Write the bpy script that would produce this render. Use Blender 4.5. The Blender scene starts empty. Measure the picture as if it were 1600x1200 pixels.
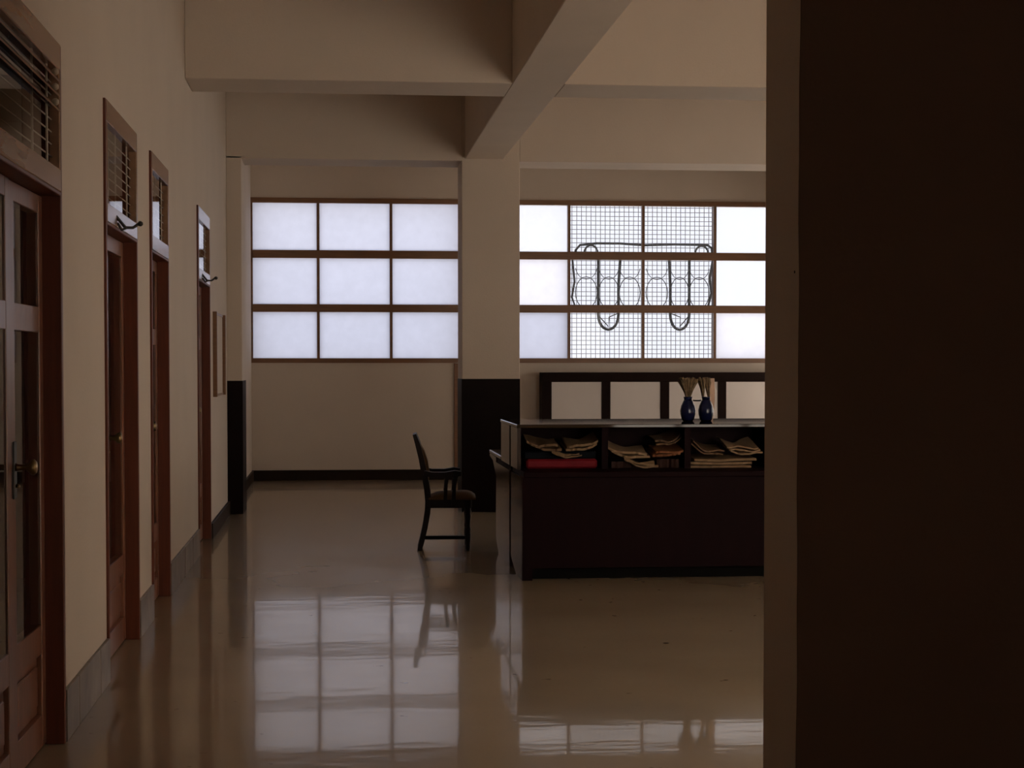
import bpy, bmesh, math, random
from mathutils import Vector, Matrix
random.seed(7)
S = bpy.context.scene
COL = S.collection

# ------------------------------------------------------------------ camera
F, CX, CY, VX, VY, EYE = 2700.0, 800.0, 655.0, 525.0, 569.0, 1.45
yaw = math.atan((CX - VX) / F)
pit = -math.atan((CY - VY) / F)
fw = Vector((math.sin(yaw) * math.cos(pit), math.cos(yaw) * math.cos(pit), math.sin(pit)))
rt = Vector((math.cos(yaw), -math.sin(yaw), 0))
up = rt.cross(fw)
cam = bpy.data.cameras.new('camera')
cam.sensor_width = 36.0
cam.lens = F / 1600.0 * 36.0
cam.shift_y = (CY - 600.0) / 1600.0
cam.clip_start, cam.clip_end = 0.05, 300
camo = bpy.data.objects.new('camera', cam)
COL.objects.link(camo)
camo.matrix_world = Matrix(((rt.x, up.x, -fw.x, 0), (rt.y, up.y, -fw.y, 0), (rt.z, up.z, -fw.z, EYE), (0, 0, 0, 1)))
S.camera = camo

# ------------------------------------------------------------------ sky, sun, window portals, exposure
W = bpy.data.worlds.new('sky')
S.world = W
W.use_nodes = True
bg = W.node_tree.nodes['Background']
bg.inputs[0].default_value = (0.86, 0.88, 1.0, 1)
bg.inputs[1].default_value = 1.22
sun = bpy.data.lights.new('sun', 'SUN')
sun.energy = 33.0
sun.color = (1.0, 0.93, 0.84)
sun.angle = math.radians(1.5)
suno = bpy.data.objects.new('sun', sun)
COL.objects.link(suno)
suno.rotation_euler = Vector((-0.30, 0.66, -0.69)).to_track_quat('-Z', 'Y').to_euler()


def portal(name, loc, direction, sx, sy):
    l = bpy.data.lights.new(name, 'AREA')
    l.shape = 'RECTANGLE'
    l.size, l.size_y = sx, sy
    l.cycles.is_portal = True
    o = bpy.data.objects.new(name, l)
    COL.objects.link(o)
    o.location = loc
    o.rotation_euler = Vector(direction).to_track_quat('-Z', 'Z').to_euler()


portal('portal', (0.28, 22.3, 2.49), (0, -1, 0), 2.7, 2.1)
portal('portal', (3.9, 22.3, 2.49), (0, -1, 0), 3.8, 2.1)

S.view_settings.view_transform = 'Standard'
S.view_settings.look = 'None'
S.view_settings.gamma = 1.0
S.view_settings.use_curve_mapping = False
S.view_settings.exposure = 0.0
try:
    S.cycles.use_denoising = True
    S.cycles.max_bounces = 14
    S.cycles.diffuse_bounces = 8
    S.cycles.glossy_bounces = 6
    S.cycles.transmission_bounces = 8
    S.cycles.transparent_max_bounces = 16
    S.cycles.sample_clamp_indirect = 4.0
    S.cycles.caustics_reflective = False
    S.cycles.caustics_refractive = False
except Exception:
    pass

# ------------------------------------------------------------------ materials


def mat(name, col, rough=0.5, spec=0.5, metal=0.0, coat=0.0, var=0.0, vscale=4.0, stretch=(1, 1, 1), bump=0.0, bscale=40.0, col2=None, coat_rough=0.1):
    m = bpy.data.materials.new(name)
    m.use_nodes = True
    nt = m.node_tree
    b = nt.nodes['Principled BSDF']
    b.inputs['Base Color'].default_value = (*col, 1)
    b.inputs['Roughness'].default_value = rough
    b.inputs['Specular IOR Level'].default_value = spec
    b.inputs['Metallic'].default_value = metal
    b.inputs['Coat Weight'].default_value = coat
    b.inputs['Coat Roughness'].default_value = coat_rough
    tc = nt.nodes.new('ShaderNodeTexCoord')
    mp = nt.nodes.new('ShaderNodeMapping')
    mp.inputs['Scale'].default_value = stretch
    nt.links.new(tc.outputs['Object'], mp.inputs['Vector'])
    if var > 0 or col2:
        n = nt.nodes.new('ShaderNodeTexNoise')
        n.inputs['Scale'].default_value = vscale
        n.inputs['Detail'].default_value = 5
        nt.links.new(mp.outputs[0], n.inputs['Vector'])
        r = nt.nodes.new('ShaderNodeValToRGB')
        c2 = col2 or tuple(c * (1 - var) for c in col)
        r.color_ramp.elements[0].position = 0.3
        r.color_ramp.elements[1].position = 0.7
        r.color_ramp.elements[0].color = (*c2, 1)
        r.color_ramp.elements[1].color = (*col, 1)
        nt.links.new(n.outputs['Fac'], r.inputs['Fac'])
        nt.links.new(r.outputs['Color'], b.inputs['Base Color'])
    if bump > 0:
        n2 = nt.nodes.new('ShaderNodeTexNoise')
        n2.inputs['Scale'].default_value = bscale
        n2.inputs['Detail'].default_value = 4
        nt.links.new(mp.outputs[0], n2.inputs['Vector'])
        bp = nt.nodes.new('ShaderNodeBump')
        bp.inputs['Strength'].default_value = bump
        bp.inputs['Distance'].default_value = 0.01
        nt.links.new(n2.outputs['Fac'], bp.inputs['Height'])
        nt.links.new(bp.outputs[0], b.inputs['Normal'])
    return m


def glass_mat(name, tint=(0.9, 0.9, 0.88), frost=0.0, frost_col=(0.93, 0.93, 0.95), rough=0.02, refl=1.0):
    """Thin window glass: clear transmission, an optional frosted (diffusing) share, Fresnel reflection on top."""
    m = bpy.data.materials.new(name)
    m.use_nodes = True
    nt = m.node_tree
    nt.nodes.clear()
    out = nt.nodes.new('ShaderNodeOutputMaterial')
    tr = nt.nodes.new('ShaderNodeBsdfTransparent')
    tr.inputs[0].default_value = (*tint, 1)
    base = tr.outputs[0]
    if frost > 0:
        tl = nt.nodes.new('ShaderNodeBsdfTranslucent')
        n = nt.nodes.new('ShaderNodeTexNoise')
        n.inputs['Scale'].default_value = 9
        n.inputs['Detail'].default_value = 8
        tc = nt.nodes.new('ShaderNodeTexCoord')
        nt.links.new(tc.outputs['Object'], n.inputs['Vector'])
        r = nt.nodes.new('ShaderNodeValToRGB')
        r.color_ramp.elements[0].position = 0.25
        r.color_ramp.elements[1].position = 0.75
        r.color_ramp.elements[0].color = (*(c * 0.93 for c in frost_col), 1)
        r.color_ramp.elements[1].color = (*frost_col, 1)
        nt.links.new(n.outputs['Fac'], r.inputs['Fac'])
        nt.links.new(r.outputs['Color'], tl.inputs[0])
        mx = nt.nodes.new('ShaderNodeMixShader')
        mx.inputs[0].default_value = frost
        nt.links.new(tr.outputs[0], mx.inputs[1])
        nt.links.new(tl.outputs[0], mx.inputs[2])
        base = mx.outputs[0]
    gl = nt.nodes.new('ShaderNodeBsdfGlossy')
    gl.inputs['Roughness'].default_value = rough
    gl.inputs[0].default_value = (refl, refl, refl, 1)
    fr = nt.nodes.new('ShaderNodeFresnel')
    fr.inputs[0].default_value = 1.5
    m2 = nt.nodes.new('ShaderNodeMixShader')
    nt.links.new(fr.outputs[0], m2.inputs[0])
    nt.links.new(base, m2.inputs[1])
    nt.links.new(gl.outputs[0], m2.inputs[2])
    nt.links.new(m2.outputs[0], out.inputs[0])
    return m


PLASTER = mat('cream_plaster', (0.57, 0.475, 0.388), 0.75, 0.25, var=0.06, vscale=1.6, bump=0.12, bscale=60)
SHADEFRONT = mat('dark_brown_shade', (0.105, 0.056, 0.037), 0.8, 0.1, var=0.12, vscale=2.0, bump=0.15, bscale=45)  # dark brown holds the shade of the unlit corridor side
CEIL = mat('ceiling_plaster', (0.60, 0.49, 0.38), 0.8, 0.2, var=0.05, vscale=1.0)
BLACK = mat('black_wainscot_paint', (0.009, 0.0045, 0.0038), 0.5, 0.06, var=0.3, vscale=6)
BASEB = mat('dark_baseboard', (0.018, 0.010, 0.006), 0.5, 0.1, var=0.2, vscale=5)
FRAMEW = mat('brown_window_wood', (0.21, 0.095, 0.040), 0.4, 0.4, var=0.25, vscale=6, stretch=(0.6, 0.6, 6))
DOORW = mat('red_brown_door_wood', (0.23, 0.088, 0.045), 0.32, 0.5, var=0.35, vscale=7, stretch=(6, 6, 0.5), bump=0.05, bscale=20)
JAMBW = mat('dark_red_jamb_wood', (0.13, 0.031, 0.013), 0.45, 0.25, var=0.3, vscale=7, stretch=(6, 6, 0.4))
TRANSW = mat('pale_brown_transom_wood', (0.29, 0.16, 0.095), 0.22, 0.5, var=0.2, vscale=5, stretch=(4, 0.5, 6))
MAHOG = mat('dark_mahogany', (0.0095, 0.0018, 0.0024), 0.55, 0.04, var=0.3, vscale=5, stretch=(4, 4, 0.6))
MAHOGG = mat('varnished_mahogany', (0.040, 0.022, 0.015), 0.16, 0.6, var=0.35, vscale=6, stretch=(3, 5, 0.5), bump=0.04, bscale=8)
TOPW = mat('dull_desk_top', (0.045, 0.028, 0.018), 0.045, 0.25, var=0.3, vscale=5, stretch=(0.6, 4, 4))
CHAIRW = mat('dark_chair_wood', (0.014, 0.0065, 0.0055), 0.45, 0.15, var=0.3, vscale=8)
SEATF = mat('olive_brown_upholstery', (0.12, 0.062, 0.022), 0.75, 0.2, var=0.2, vscale=20)
BRASS = mat('old_brass', (0.24, 0.165, 0.08), 0.35, 0.5, metal=1.0)
IRON = mat('dark_iron', (0.035, 0.026, 0.018), 0.5, 0.4)
ROD = mat('cream_painted_rod', (0.42, 0.34, 0.26), 0.5, 0.4)
WIRE = mat('grey_wire', (0.30, 0.27, 0.29), 0.5, 0.4)
MARBLES = [mat('grey_skirting_stone', c, 0.35, 0.4, var=0.5, vscale=7) for c in ((0.25, 0.195, 0.145), (0.31, 0.25, 0.19), (0.20, 0.15, 0.11))]
PANELW = mat('pale_grey_board', (0.60, 0.53, 0.48), 0.5, 0.4, var=0.05, vscale=3)
DFRAME = mat('dark_brown_frame', (0.011, 0.0042, 0.0028), 0.5, 0.05, var=0.2)
NAVY = mat('dark_blue_glaze', (0.007, 0.011, 0.050), 0.18, 0.4, var=0.3, vscale=12)
GRASS = mat('dried_grass', (0.30, 0.205, 0.12), 0.8, 0.2, var=0.6, vscale=40)
CARD = mat('peach_card', (0.62, 0.40, 0.28), 0.7, 0.2, var=0.25, vscale=14)
CORD = mat('black_cord', (0.004, 0.0035, 0.003), 0.8, 0.05)
RED = mat('red_cloth', (0.17, 0.006, 0.012), 0.7, 0.2, var=0.15, vscale=20)
LEDGER = mat('blue_black_cover', (0.005, 0.006, 0.008), 0.7, 0.05)
PAPERS = [mat('aged_paper', c, 0.8, 0.15, var=0.25, vscale=10) for c in ((0.26, 0.165, 0.092), (0.17, 0.10, 0.055), (0.31, 0.20, 0.115))]
MANILA = mat('orange_brown_envelope', (0.20, 0.075, 0.03), 0.75, 0.2, var=0.2, vscale=10)
DKPAPER = mat('dark_brown_wrapper', (0.03, 0.010, 0.006), 0.7, 0.2, var=0.2)
GROUND = mat('outside_ground', (0.30, 0.30, 0.31), 0.9, 0.1, var=0.1)

FROST = glass_mat('frosted_glass', frost=1.0, frost_col=(0.655, 0.68, 0.785), rough=0.3, refl=0.5)
ADDFROST = glass_mat('added_window_glass', frost=1.0, frost_col=(0.82, 0.79, 0.735), rough=0.3, refl=0.5)  # warmer glass for the added windows, tinting the light they give
HALF = glass_mat('half_frosted_glass', tint=(0.97, 0.97, 0.97), frost=0.80, frost_col=(0.93, 0.92, 0.96), rough=0.2, refl=0.5)
CLEAR = glass_mat('clear_glass', tint=(0.97, 0.97, 0.96), frost=0.10, frost_col=(0.95, 0.94, 0.92), refl=0.25)
LIGHTF = glass_mat('lightly_frosted_glass', tint=(0.97, 0.97, 0.97), frost=0.30, frost_col=(0.93, 0.92, 0.96), rough=0.2, refl=0.5)
DOORG = glass_mat('door_glass', tint=(0.80, 0.80, 0.76), rough=0.015)
INNER = bpy.data.materials.new('clear_back_face')
INNER.use_nodes = True
INNER.node_tree.nodes.clear()
_o = INNER.node_tree.nodes.new('ShaderNodeOutputMaterial')
_t = INNER.node_tree.nodes.new('ShaderNodeBsdfTransparent')
INNER.node_tree.links.new(_t.outputs[0], _o.inputs[0])


def floor_mat():
    m = bpy.data.materials.new('polished_concrete')
    m.use_nodes = True
    nt = m.node_tree
    N = nt.nodes.new
    L = nt.links.new
    b = nt.nodes['Principled BSDF']
    tc = N('ShaderNodeTexCoord')
    n1 = N('ShaderNodeTexNoise')
    n1.inputs['Scale'].default_value = 0.9
    n1.inputs['Detail'].default_value = 7
    L(tc.outputs['Object'], n1.inputs['Vector'])
    r = N('ShaderNodeValToRGB')
    r.color_ramp.elements[0].position = 0.3
    r.color_ramp.elements[1].position = 0.72
    r.color_ramp.elements[0].color = (0.31, 0.240, 0.165, 1)
    r.color_ramp.elements[1].color = (0.375, 0.298, 0.212, 1)
    L(n1.outputs['Fac'], r.inputs['Fac'])
    # small dark scuffs
    n3 = N('ShaderNodeTexNoise')
    n3.inputs['Scale'].default_value = 11
    n3.inputs['Detail'].default_value = 2
    L(tc.outputs['Object'], n3.inputs['Vector'])
    r3 = N('ShaderNodeValToRGB')
    r3.color_ramp.elements[0].position = 0.21
    r3.color_ramp.elements[1].position = 0.27
    r3.color_ramp.elements[0].color = (0.45, 0.42, 0.38, 1)
    r3.color_ramp.elements[1].color = (1, 1, 1, 1)
    L(n3.outputs['Fac'], r3.inputs['Fac'])
    mx = N('ShaderNodeMixRGB')
    mx.blend_type = 'MULTIPLY'
    mx.inputs[0].default_value = 1.0
    L(r.outputs['Color'], mx.inputs[1])
    L(r3.outputs['Color'], mx.inputs[2])
    df = N('ShaderNodeBsdfDiffuse')
    L(mx.outputs[0], df.inputs['Color'])
    gl = N('ShaderNodeBsdfGlossy')          # warm tint put into the reflections: polished where buffed
    gl2 = N('ShaderNodeBsdfGlossy')         # and dull where worn
    for g_ in (gl, gl2):
        g_.inputs['Color'].default_value = (0.86, 0.79, 0.70, 1)
    gl.inputs['Roughness'].default_value = 0.045
    gl2.inputs['Roughness'].default_value = 0.22
    n4 = N('ShaderNodeTexNoise')
    n4.inputs['Scale'].default_value = 1.7
    n4.inputs['Detail'].default_value = 4
    L(tc.outputs['Object'], n4.inputs['Vector'])
    r4 = N('ShaderNodeMapRange')
    r4.inputs[1].default_value = 0.3
    r4.inputs[2].default_value = 0.7
    r4.inputs[3].default_value = 0.30
    r4.inputs[4].default_value = 0.55
    L(n4.outputs['Fac'], r4.inputs[0])
    mg = N('ShaderNodeMixShader')
    L(r4.outputs[0], mg.inputs[0])
    L(gl.outputs[0], mg.inputs[1])
    L(gl2.outputs[0], mg.inputs[2])
    mp = N('ShaderNodeMapping')
    mp.inputs['Scale'].default_value = (0.55, 1.6, 1)
    L(tc.outputs['Object'], mp.inputs['Vector'])
    n2 = N('ShaderNodeTexNoise')
    n2.inputs['Scale'].default_value = 1.6
    n2.inputs['Detail'].default_value = 4
    L(mp.outputs[0], n2.inputs['Vector'])
    bp = N('ShaderNodeBump')
    bp.inputs['Strength'].default_value = 0.20
    bp.inputs['Distance'].default_value = 0.01
    L(n2.outputs['Fac'], bp.inputs['Height'])
    L(bp.outputs[0], gl.inputs['Normal'])
    L(bp.outputs[0], gl2.inputs['Normal'])
    fr = N('ShaderNodeFresnel')
    fr.inputs[0].default_value = 1.48
    ms = N('ShaderNodeMixShader')
    L(fr.outputs[0], ms.inputs[0])
    L(df.outputs[0], ms.inputs[1])
    L(mg.outputs[0], ms.inputs[2])
    L(ms.outputs[0], nt.nodes['Material Output'].inputs['Surface'])
    nt.nodes.remove(b)
    return m


FLOORM = floor_mat()

# ------------------------------------------------------------------ geometry helpers
ORG = {}


def BM():
    return bmesh.new()


def box(bm, x0, x1, y0, y1, z0, z1, bev=0.0, mi=0):
    t = bmesh.new()
    bmesh.ops.create_cube(t, size=1.0)
    for v in t.verts:
        v.co = Vector(((x0 + x1) / 2 + v.co.x * (x1 - x0), (y0 + y1) / 2 + v.co.y * (y1 - y0), (z0 + z1) / 2 + v.co.z * (z1 - z0)))
    if bev > 0:
        bmesh.ops.bevel(t, geom=list(t.edges), offset=bev, segments=1, affect='EDGES')
    merge(bm, t, mi)
    return bm


def merge(bm, t, mi=0):
    vm = {v: bm.verts.new(v.co) for v in t.verts}
    for f in t.faces:
        try:
            nf = bm.faces.new([vm[v] for v in f.verts])
            nf.smooth = f.smooth
            nf.material_index = mi
        except ValueError:
            pass
    t.free()


def tube(bm, pts, r, n=6, closed=False, smooth=True):
    pts = [Vector(p) for p in pts]
    rings = []
    for i, p in enumerate(pts):
        if closed:
            d = pts[(i + 1) % len(pts)] - pts[i - 1]
        else:
            d = pts[min(i + 1, len(pts) - 1)] - pts[max(i - 1, 0)]
        d.normalize()
        a = Vector((0, 0, 1)) if abs(d.z) < 0.9 else Vector((0, 1, 0))
        u = d.cross(a).normalized()
        w = d.cross(u)
        rr = r[i] if isinstance(r, (list, tuple)) else r
        rings.append([bm.verts.new(p + u * (rr * math.cos(2 * math.pi * k / n)) + w * (rr * math.sin(2 * math.pi * k / n))) for k in range(n)])
    m = len(rings)
    for i in range(m if closed else m - 1):
        A, B = rings[i], rings[(i + 1) % m]
        for k in range(n):
            f = bm.faces.new((A[k], A[(k + 1) % n], B[(k + 1) % n], B[k]))
            f.smooth = smooth
    if not closed:
        bm.faces.new(rings[0][::-1])
        bm.faces.new(rings[-1])
    return bm


def lathe(bm, prof, cx, cy, n=16, axis='Z'):
    """prof: list of (radius, height)."""
    rings = []
    for r, h in prof:
        ring = []
        for k in range(n):
            a = 2 * math.pi * k / n
            if axis == 'Z':
                ring.append(bm.verts.new((cx + r * math.cos(a), cy + r * math.sin(a), h)))
            else:  # along +X; cx = y centre, cy = z centre
                ring.append(bm.verts.new((h, cx + r * math.cos(a), cy + r * math.sin(a))))
        rings.append(ring)
    for A, B in zip(rings, rings[1:]):
        for k in range(n):
            f = bm.faces.new((A[k], A[(k + 1) % n], B[(k + 1) % n], B[k]))
            f.smooth = True
    bm.faces.new(rings[0][::-1])
    bm.faces.new(rings[-1])
    return bm


def prism(bm, poly, axis, a, b):
    """Extrude a polygon: axis 'X' -> poly (y,z), 'Y' -> poly (x,z), 'Z' -> poly (x,y)."""
    def P(p, t):
        return {'X': (t, p[0], p[1]), 'Y': (p[0], t, p[1]), 'Z': (p[0], p[1], t)}[axis]
    A = [bm.verts.new(P(p, a)) for p in poly]
    B = [bm.verts.new(P(p, b)) for p in poly]
    n = len(poly)
    for k in range(n):
        bm.faces.new((A[k], A[(k + 1) % n], B[(k + 1) % n], B[k]))
    bm.faces.new(A[::-1])
    bm.faces.new(B)
    return bm


def sweep(bm, path, widths, y0, y1):
    """A bar bent in the XZ plane: path of (x,z), half thickness per point, from y0 to y1."""
    L, R = [], []
    for i, (x, z) in enumerate(path):
        p0 = path[max(i - 1, 0)]
        p1 = path[min(i + 1, len(path) - 1)]
        dx, dz = p1[0] - p0[0], p1[1] - p0[1]
        l = math.hypot(dx, dz)
        nx, nz = -dz / l, dx / l
        w = widths[i]
        L.append((x + nx * w, z + nz * w))
        R.append((x - nx * w, z - nz * w))
    rows = [[bm.verts.new((a[0], y, a[1])) for a, y in ((l, y0), (l, y1), (r, y1), (r, y0))] for l, r in zip(L, R)]
    for A, B in zip(rows, rows[1:]):
        for k in range(4):
            bm.faces.new((A[k], A[(k + 1) % 4], B[(k + 1) % 4], B[k]))
    bm.faces.new(rows[0][::-1])
    bm.faces.new(rows[-1])
    return bm


def tagit(o, label=None, cat=None, group=None, kind=None):
    for k, v in (('label', label), ('category', cat), ('group', group), ('kind', kind)):
        if v:
            o[k] = v
    return o


def obj(name, bm, m, parent=None):
    bmesh.ops.recalc_face_normals(bm, faces=list(bm.faces))
    if parent is not None:
        org = ORG[parent.name]
    else:
        xs = [v.co for v in bm.verts]
        lo = Vector((min(v.x for v in xs), min(v.y for v in xs), min(v.z for v in xs)))
        hi = Vector((max(v.x for v in xs), max(v.y for v in xs), max(v.z for v in xs)))
        org = Vector(((lo.x + hi.x) / 2, (lo.y + hi.y) / 2, lo.z))
    for v in bm.verts:
        v.co -= org
    me = bpy.data.meshes.new(name)
    bm.to_mesh(me)
    bm.free()
    for mm in (m if isinstance(m, (list, tuple)) else [m]):
        me.materials.append(mm)
    o = bpy.data.objects.new(name, me)
    COL.objects.link(o)
    if parent is not None:
        o.parent = parent
    else:
        o.location = org
    ORG[o.name] = org
    return o


def empty(name, loc, label, cat, group=None, kind=None):
    o = bpy.data.objects.new(name, None)
    o.empty_display_size = 0.1
    COL.objects.link(o)
    o.location = loc
    ORG[o.name] = Vector(loc)
    return tagit(o, label, cat, group, kind)


def struct(name, bm, m, label, cat='building'):
    return tagit(obj(name, bm, m), label, cat, None, 'structure')


def boxes(*bs, bev=0.0):
    bm = BM()
    for b in bs:
        box(bm, *b, bev=bev)
    return bm


def pane_x(x0, x1, y0, y1, z0, z1):
    """Pane in the YZ plane: the room face carries the glass, the others are clear."""
    bm = box(BM(), x0, x1, y0, y1, z0, z1, mi=1)
    for f in bm.faces:
        if all(abs(v.co.x - max(x0, x1)) < 1e-6 for v in f.verts):
            f.material_index = 0
    return bm


def pane_y(x0, x1, y0, y1, z0, z1):
    bm = box(BM(), x0, x1, y0, y1, z0, z1, mi=1)
    for f in bm.faces:
        if all(abs(v.co.y - min(y0, y1)) < 1e-6 for v in f.verts):
            f.material_index = 0
    return bm


# ------------------------------------------------------------------ room shell
XL, XR, YF, YB, ZC = -1.045, 6.2, 21.7, -2.0, 4.4
XLb = XL - 0.13
XO = -4.3
struct('floor', boxes((XO, 2.25, YB - 0.2, 4.59, -0.12, 0.0), (XO, 6.5, 4.59, YF + 0.25, -0.12, 0.0)), FLOORM, 'polished tan concrete floor mirroring the windows', 'floor')
struct('ceiling', boxes((XO, 2.25, YB - 0.2, 4.59, ZC, ZC + 0.2), (XO, 6.5, 4.59, YF + 0.25, ZC, ZC + 0.2)), CEIL, 'cream plaster ceiling above the beams', 'ceiling')
struct('ground', box(BM(), -60, 60, -60, 80, -0.3, -0.12), GROUND, 'pale ground outside the building', 'ground')

DOORS = [(5.26, 6.73), (8.00, 9.25), (9.94, 10.96), (13.28, 14.51)]
DZ, TZ = 2.10, 2.655
bm = BM()
y = YB
for a, b in DOORS:
    box(bm, XLb, XL, y, a, 0, ZC)
    box(bm, XLb, XL, a, b, TZ, ZC)
    y = b
box(bm, XLb, XL, y, YF, 0, ZC)
struct('wall_left', bm, PLASTER, 'long cream plaster wall holding the four wooden doors', 'wall')

W1 = (-1.045, 1.60)
W2 = (2.02, 5.74)
WZ0, WZ1 = 1.466, 3.515
struct('wall_far', boxes((XO, XL, YF, YF + .25, 0, ZC), (XL, 6.5, YF, YF + .25, 0, WZ0), (XL, 6.5, YF, YF + .25, WZ1, ZC),
                         (W1[1], W2[0], YF, YF + .25, WZ0, WZ1), (W2[1], 6.5, YF, YF + .25, WZ0, WZ1)), PLASTER,
       'cream end wall carrying the two gridded windows', 'wall')
struct('wall_right', boxes((XR, 6.5, 4.962, YF, 0, 0.6), (XR, 6.5, 4.962, YF, 3.1, ZC), (XR, 6.5, 4.962, 11.5, .6, 3.1), (XR, 6.5, 11.5, 14.0, 2.2, 3.1), (XR, 6.5, 14.0, 14.4, .6, 3.1), (XR, 6.5, 16.7, 17.5, .6, 3.1), (XR, 6.5, 17.5, 21.2, 2.2, 3.1), (XR, 6.5, 21.2, YF, .6, 3.1)), PLASTER, 'side wall of the hall with openings for the added frosted windows, hidden behind the dark partition', 'wall')
struct('wall_corridor', boxes((2.1, 2.25, YB, 4.595, 0, ZC)), PLASTER, 'right hand wall of the corridor the viewer stands in', 'wall')
struct('wall_back', boxes((XO, 0.6, YB - .2, YB, 0, ZC), (1.8, 2.25, YB - .2, YB, 0, ZC), (0.6, 1.8, YB - .2, YB, 0, 1.0), (0.6, 1.8, YB - .2, YB, 2.2, ZC)), PLASTER, 'shaded end wall of the corridor behind the viewer', 'wall')
struct('wall_office', boxes((XO - .15, XO, YB - .2, YF + .25, -0.12, ZC + .2)), PLASTER, 'rear wall of the dark rooms behind the doors', 'wall')
# partition between the corridor and the hall: cream end, front coloured dark as the unlit side
part = empty('partition', (1.75, 4.78, 0), 'dark brown partition wall filling the near right of the picture', 'wall', None, 'structure')
bm = BM()
nz = 60
prof = []
rows = []
for k in range(nz + 1):   # the plaster edge is slightly wavy
    z = ZC * k / nz
    e = 0.004 * math.sin(z * 7.1) + 0.003 * math.sin(z * 17.3 + 1.0)
    rows.append([bm.verts.new(c) for c in ((1.25, 4.962, z), (1.25, 4.595 + e, z), (2.25, 4.595, z), (2.25, 4.962, z))])
for A, B in zip(rows, rows[1:]):
    for k in range(4):
        bm.faces.new((A[k], A[(k + 1) % 4], B[(k + 1) % 4], B[k]))
bm.faces.new(rows[0][::-1])
bm.faces.new(rows[-1])
obj('wall_core', bm, PLASTER, part)
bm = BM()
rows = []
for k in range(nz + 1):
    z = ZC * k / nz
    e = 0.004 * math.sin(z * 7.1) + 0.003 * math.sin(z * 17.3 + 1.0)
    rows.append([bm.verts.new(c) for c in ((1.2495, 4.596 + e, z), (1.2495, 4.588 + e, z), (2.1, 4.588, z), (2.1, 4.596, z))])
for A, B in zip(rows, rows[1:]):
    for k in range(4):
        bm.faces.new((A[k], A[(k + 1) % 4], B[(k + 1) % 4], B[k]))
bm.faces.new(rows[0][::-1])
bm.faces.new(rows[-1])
tagit(obj('shaded_face', bm, SHADEFRONT, part), 'dark brown face, coloured for the unlit corridor side')
obj('nail_hole', lathe(BM(), [(0.004, 1.2485), (0.004, 1.2505)], 4.635, 1.702, 8, 'X'), CORD, part)

# unseen frosted glazing beyond the partition, added for low light from the right front
struct('wall_near', boxes((2.25, 6.5, 4.70, 4.962, 2.80, ZC), (6.00, 6.5, 4.70, 4.962, 0, 2.80), (2.25, 3.00, 4.70, 4.962, 0, 2.80)), PLASTER, 'front wall of the hall around the added frosted glazing', 'wall')
w3 = empty('added_window_3', (4.5, 4.8, 0), 'tall frosted glazing added out of view beyond the partition to light the hall', 'window', None, 'structure')
gx = [3.00 + (6.00 - 3.00) * k / 4 for k in range(5)]
for x in gx:
    obj('mullion', box(BM(), x - 0.03 if x > 3.01 else x, x + 0.03 if x < 5.95 else x, 4.78, 4.84, 0.0, 2.80), FRAMEW, w3)
for z in (0.0, 2.74):
    obj('rail', box(BM(), 3.03, 5.97, 4.785, 4.835, z, z + 0.06), FRAMEW, w3)
for k in range(4):
    # the sunlit side carries the frosting
    bm = box(BM(), gx[k] + 0.03, gx[k + 1] - 0.03, 4.808, 4.812, 0.06, 2.74, mi=1)
    for f in bm.faces:
        if all(abs(v.co.y - 4.812) < 1e-6 for v in f.verts):
            f.material_index = 0
    obj('pane', bm, [ADDFROST, INNER], w3)



def added_side_window(name, y0, y1, zt, label):  # unseen windows, added to carry light deeper into the hall
    r = empty(name, (XR, (y0 + y1) / 2, 0.6), label, 'window', None, 'structure')
    ys = [y0 + (y1 - y0) * k / 3 for k in range(4)]
    for yy in ys:
        obj('mullion', box(BM(), XR + .05, XR + .11, max(y0, yy - .03), min(y1, yy + .03), 0.6, zt), FRAMEW, r)
    for z in (0.6, (zt + .54) / 2, zt - .06):
        obj('rail', box(BM(), XR + .055, XR + .105, y0 + .03, y1 - .03, z, z + 0.06), FRAMEW, r)
    for k in range(3):
        for za, zb in ((0.66, (zt + .54) / 2), ((zt + .66) / 2, zt - .06)):
            bm = box(BM(), XR + .078, XR + .082, ys[k] + .03, ys[k + 1] - .03, za, zb, mi=1)
            for f in bm.faces:
                if all(abs(v.co.x - (XR + .078)) < 1e-6 for v in f.verts):
                    f.material_index = 0
            obj('pane', bm, [ADDFROST, INNER], r)


added_side_window('added_window_4', 11.5, 14.0, 2.2, 'frosted window added for light in the unseen side wall, nearest the front glazing')
added_side_window('added_window_5', 14.4, 16.7, 3.1, 'frosted window added for light in the middle of the unseen side wall')
added_side_window('added_window_6', 17.5, 21.2, 2.2, 'low frosted window added in the unseen side wall to light the end wall')
w6 = empty('added_window_7', (1.2, YB, 1.0), 'small frosted window added behind the viewer to light the partition front', 'window', None, 'structure')  # added behind the camera so the partition front gets some light
obj('frame', boxes((0.6, 1.8, YB - .12, YB - .06, 1.0, 1.05), (0.6, 1.8, YB - .12, YB - .06, 2.15, 2.2), (0.6, 0.65, YB - .12, YB - .06, 1.05, 2.15), (1.75, 1.8, YB - .12, YB - .06, 1.05, 2.15)), FRAMEW, w6)
bm = box(BM(), 0.65, 1.75, YB - .092, YB - .088, 1.05, 2.15, mi=1)
for f in bm.faces:
    if all(abs(v.co.y - (YB - .088)) < 1e-6 for v in f.verts):
        f.material_index = 0
obj('pane', bm, [ADDFROST, INNER], w6)

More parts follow.
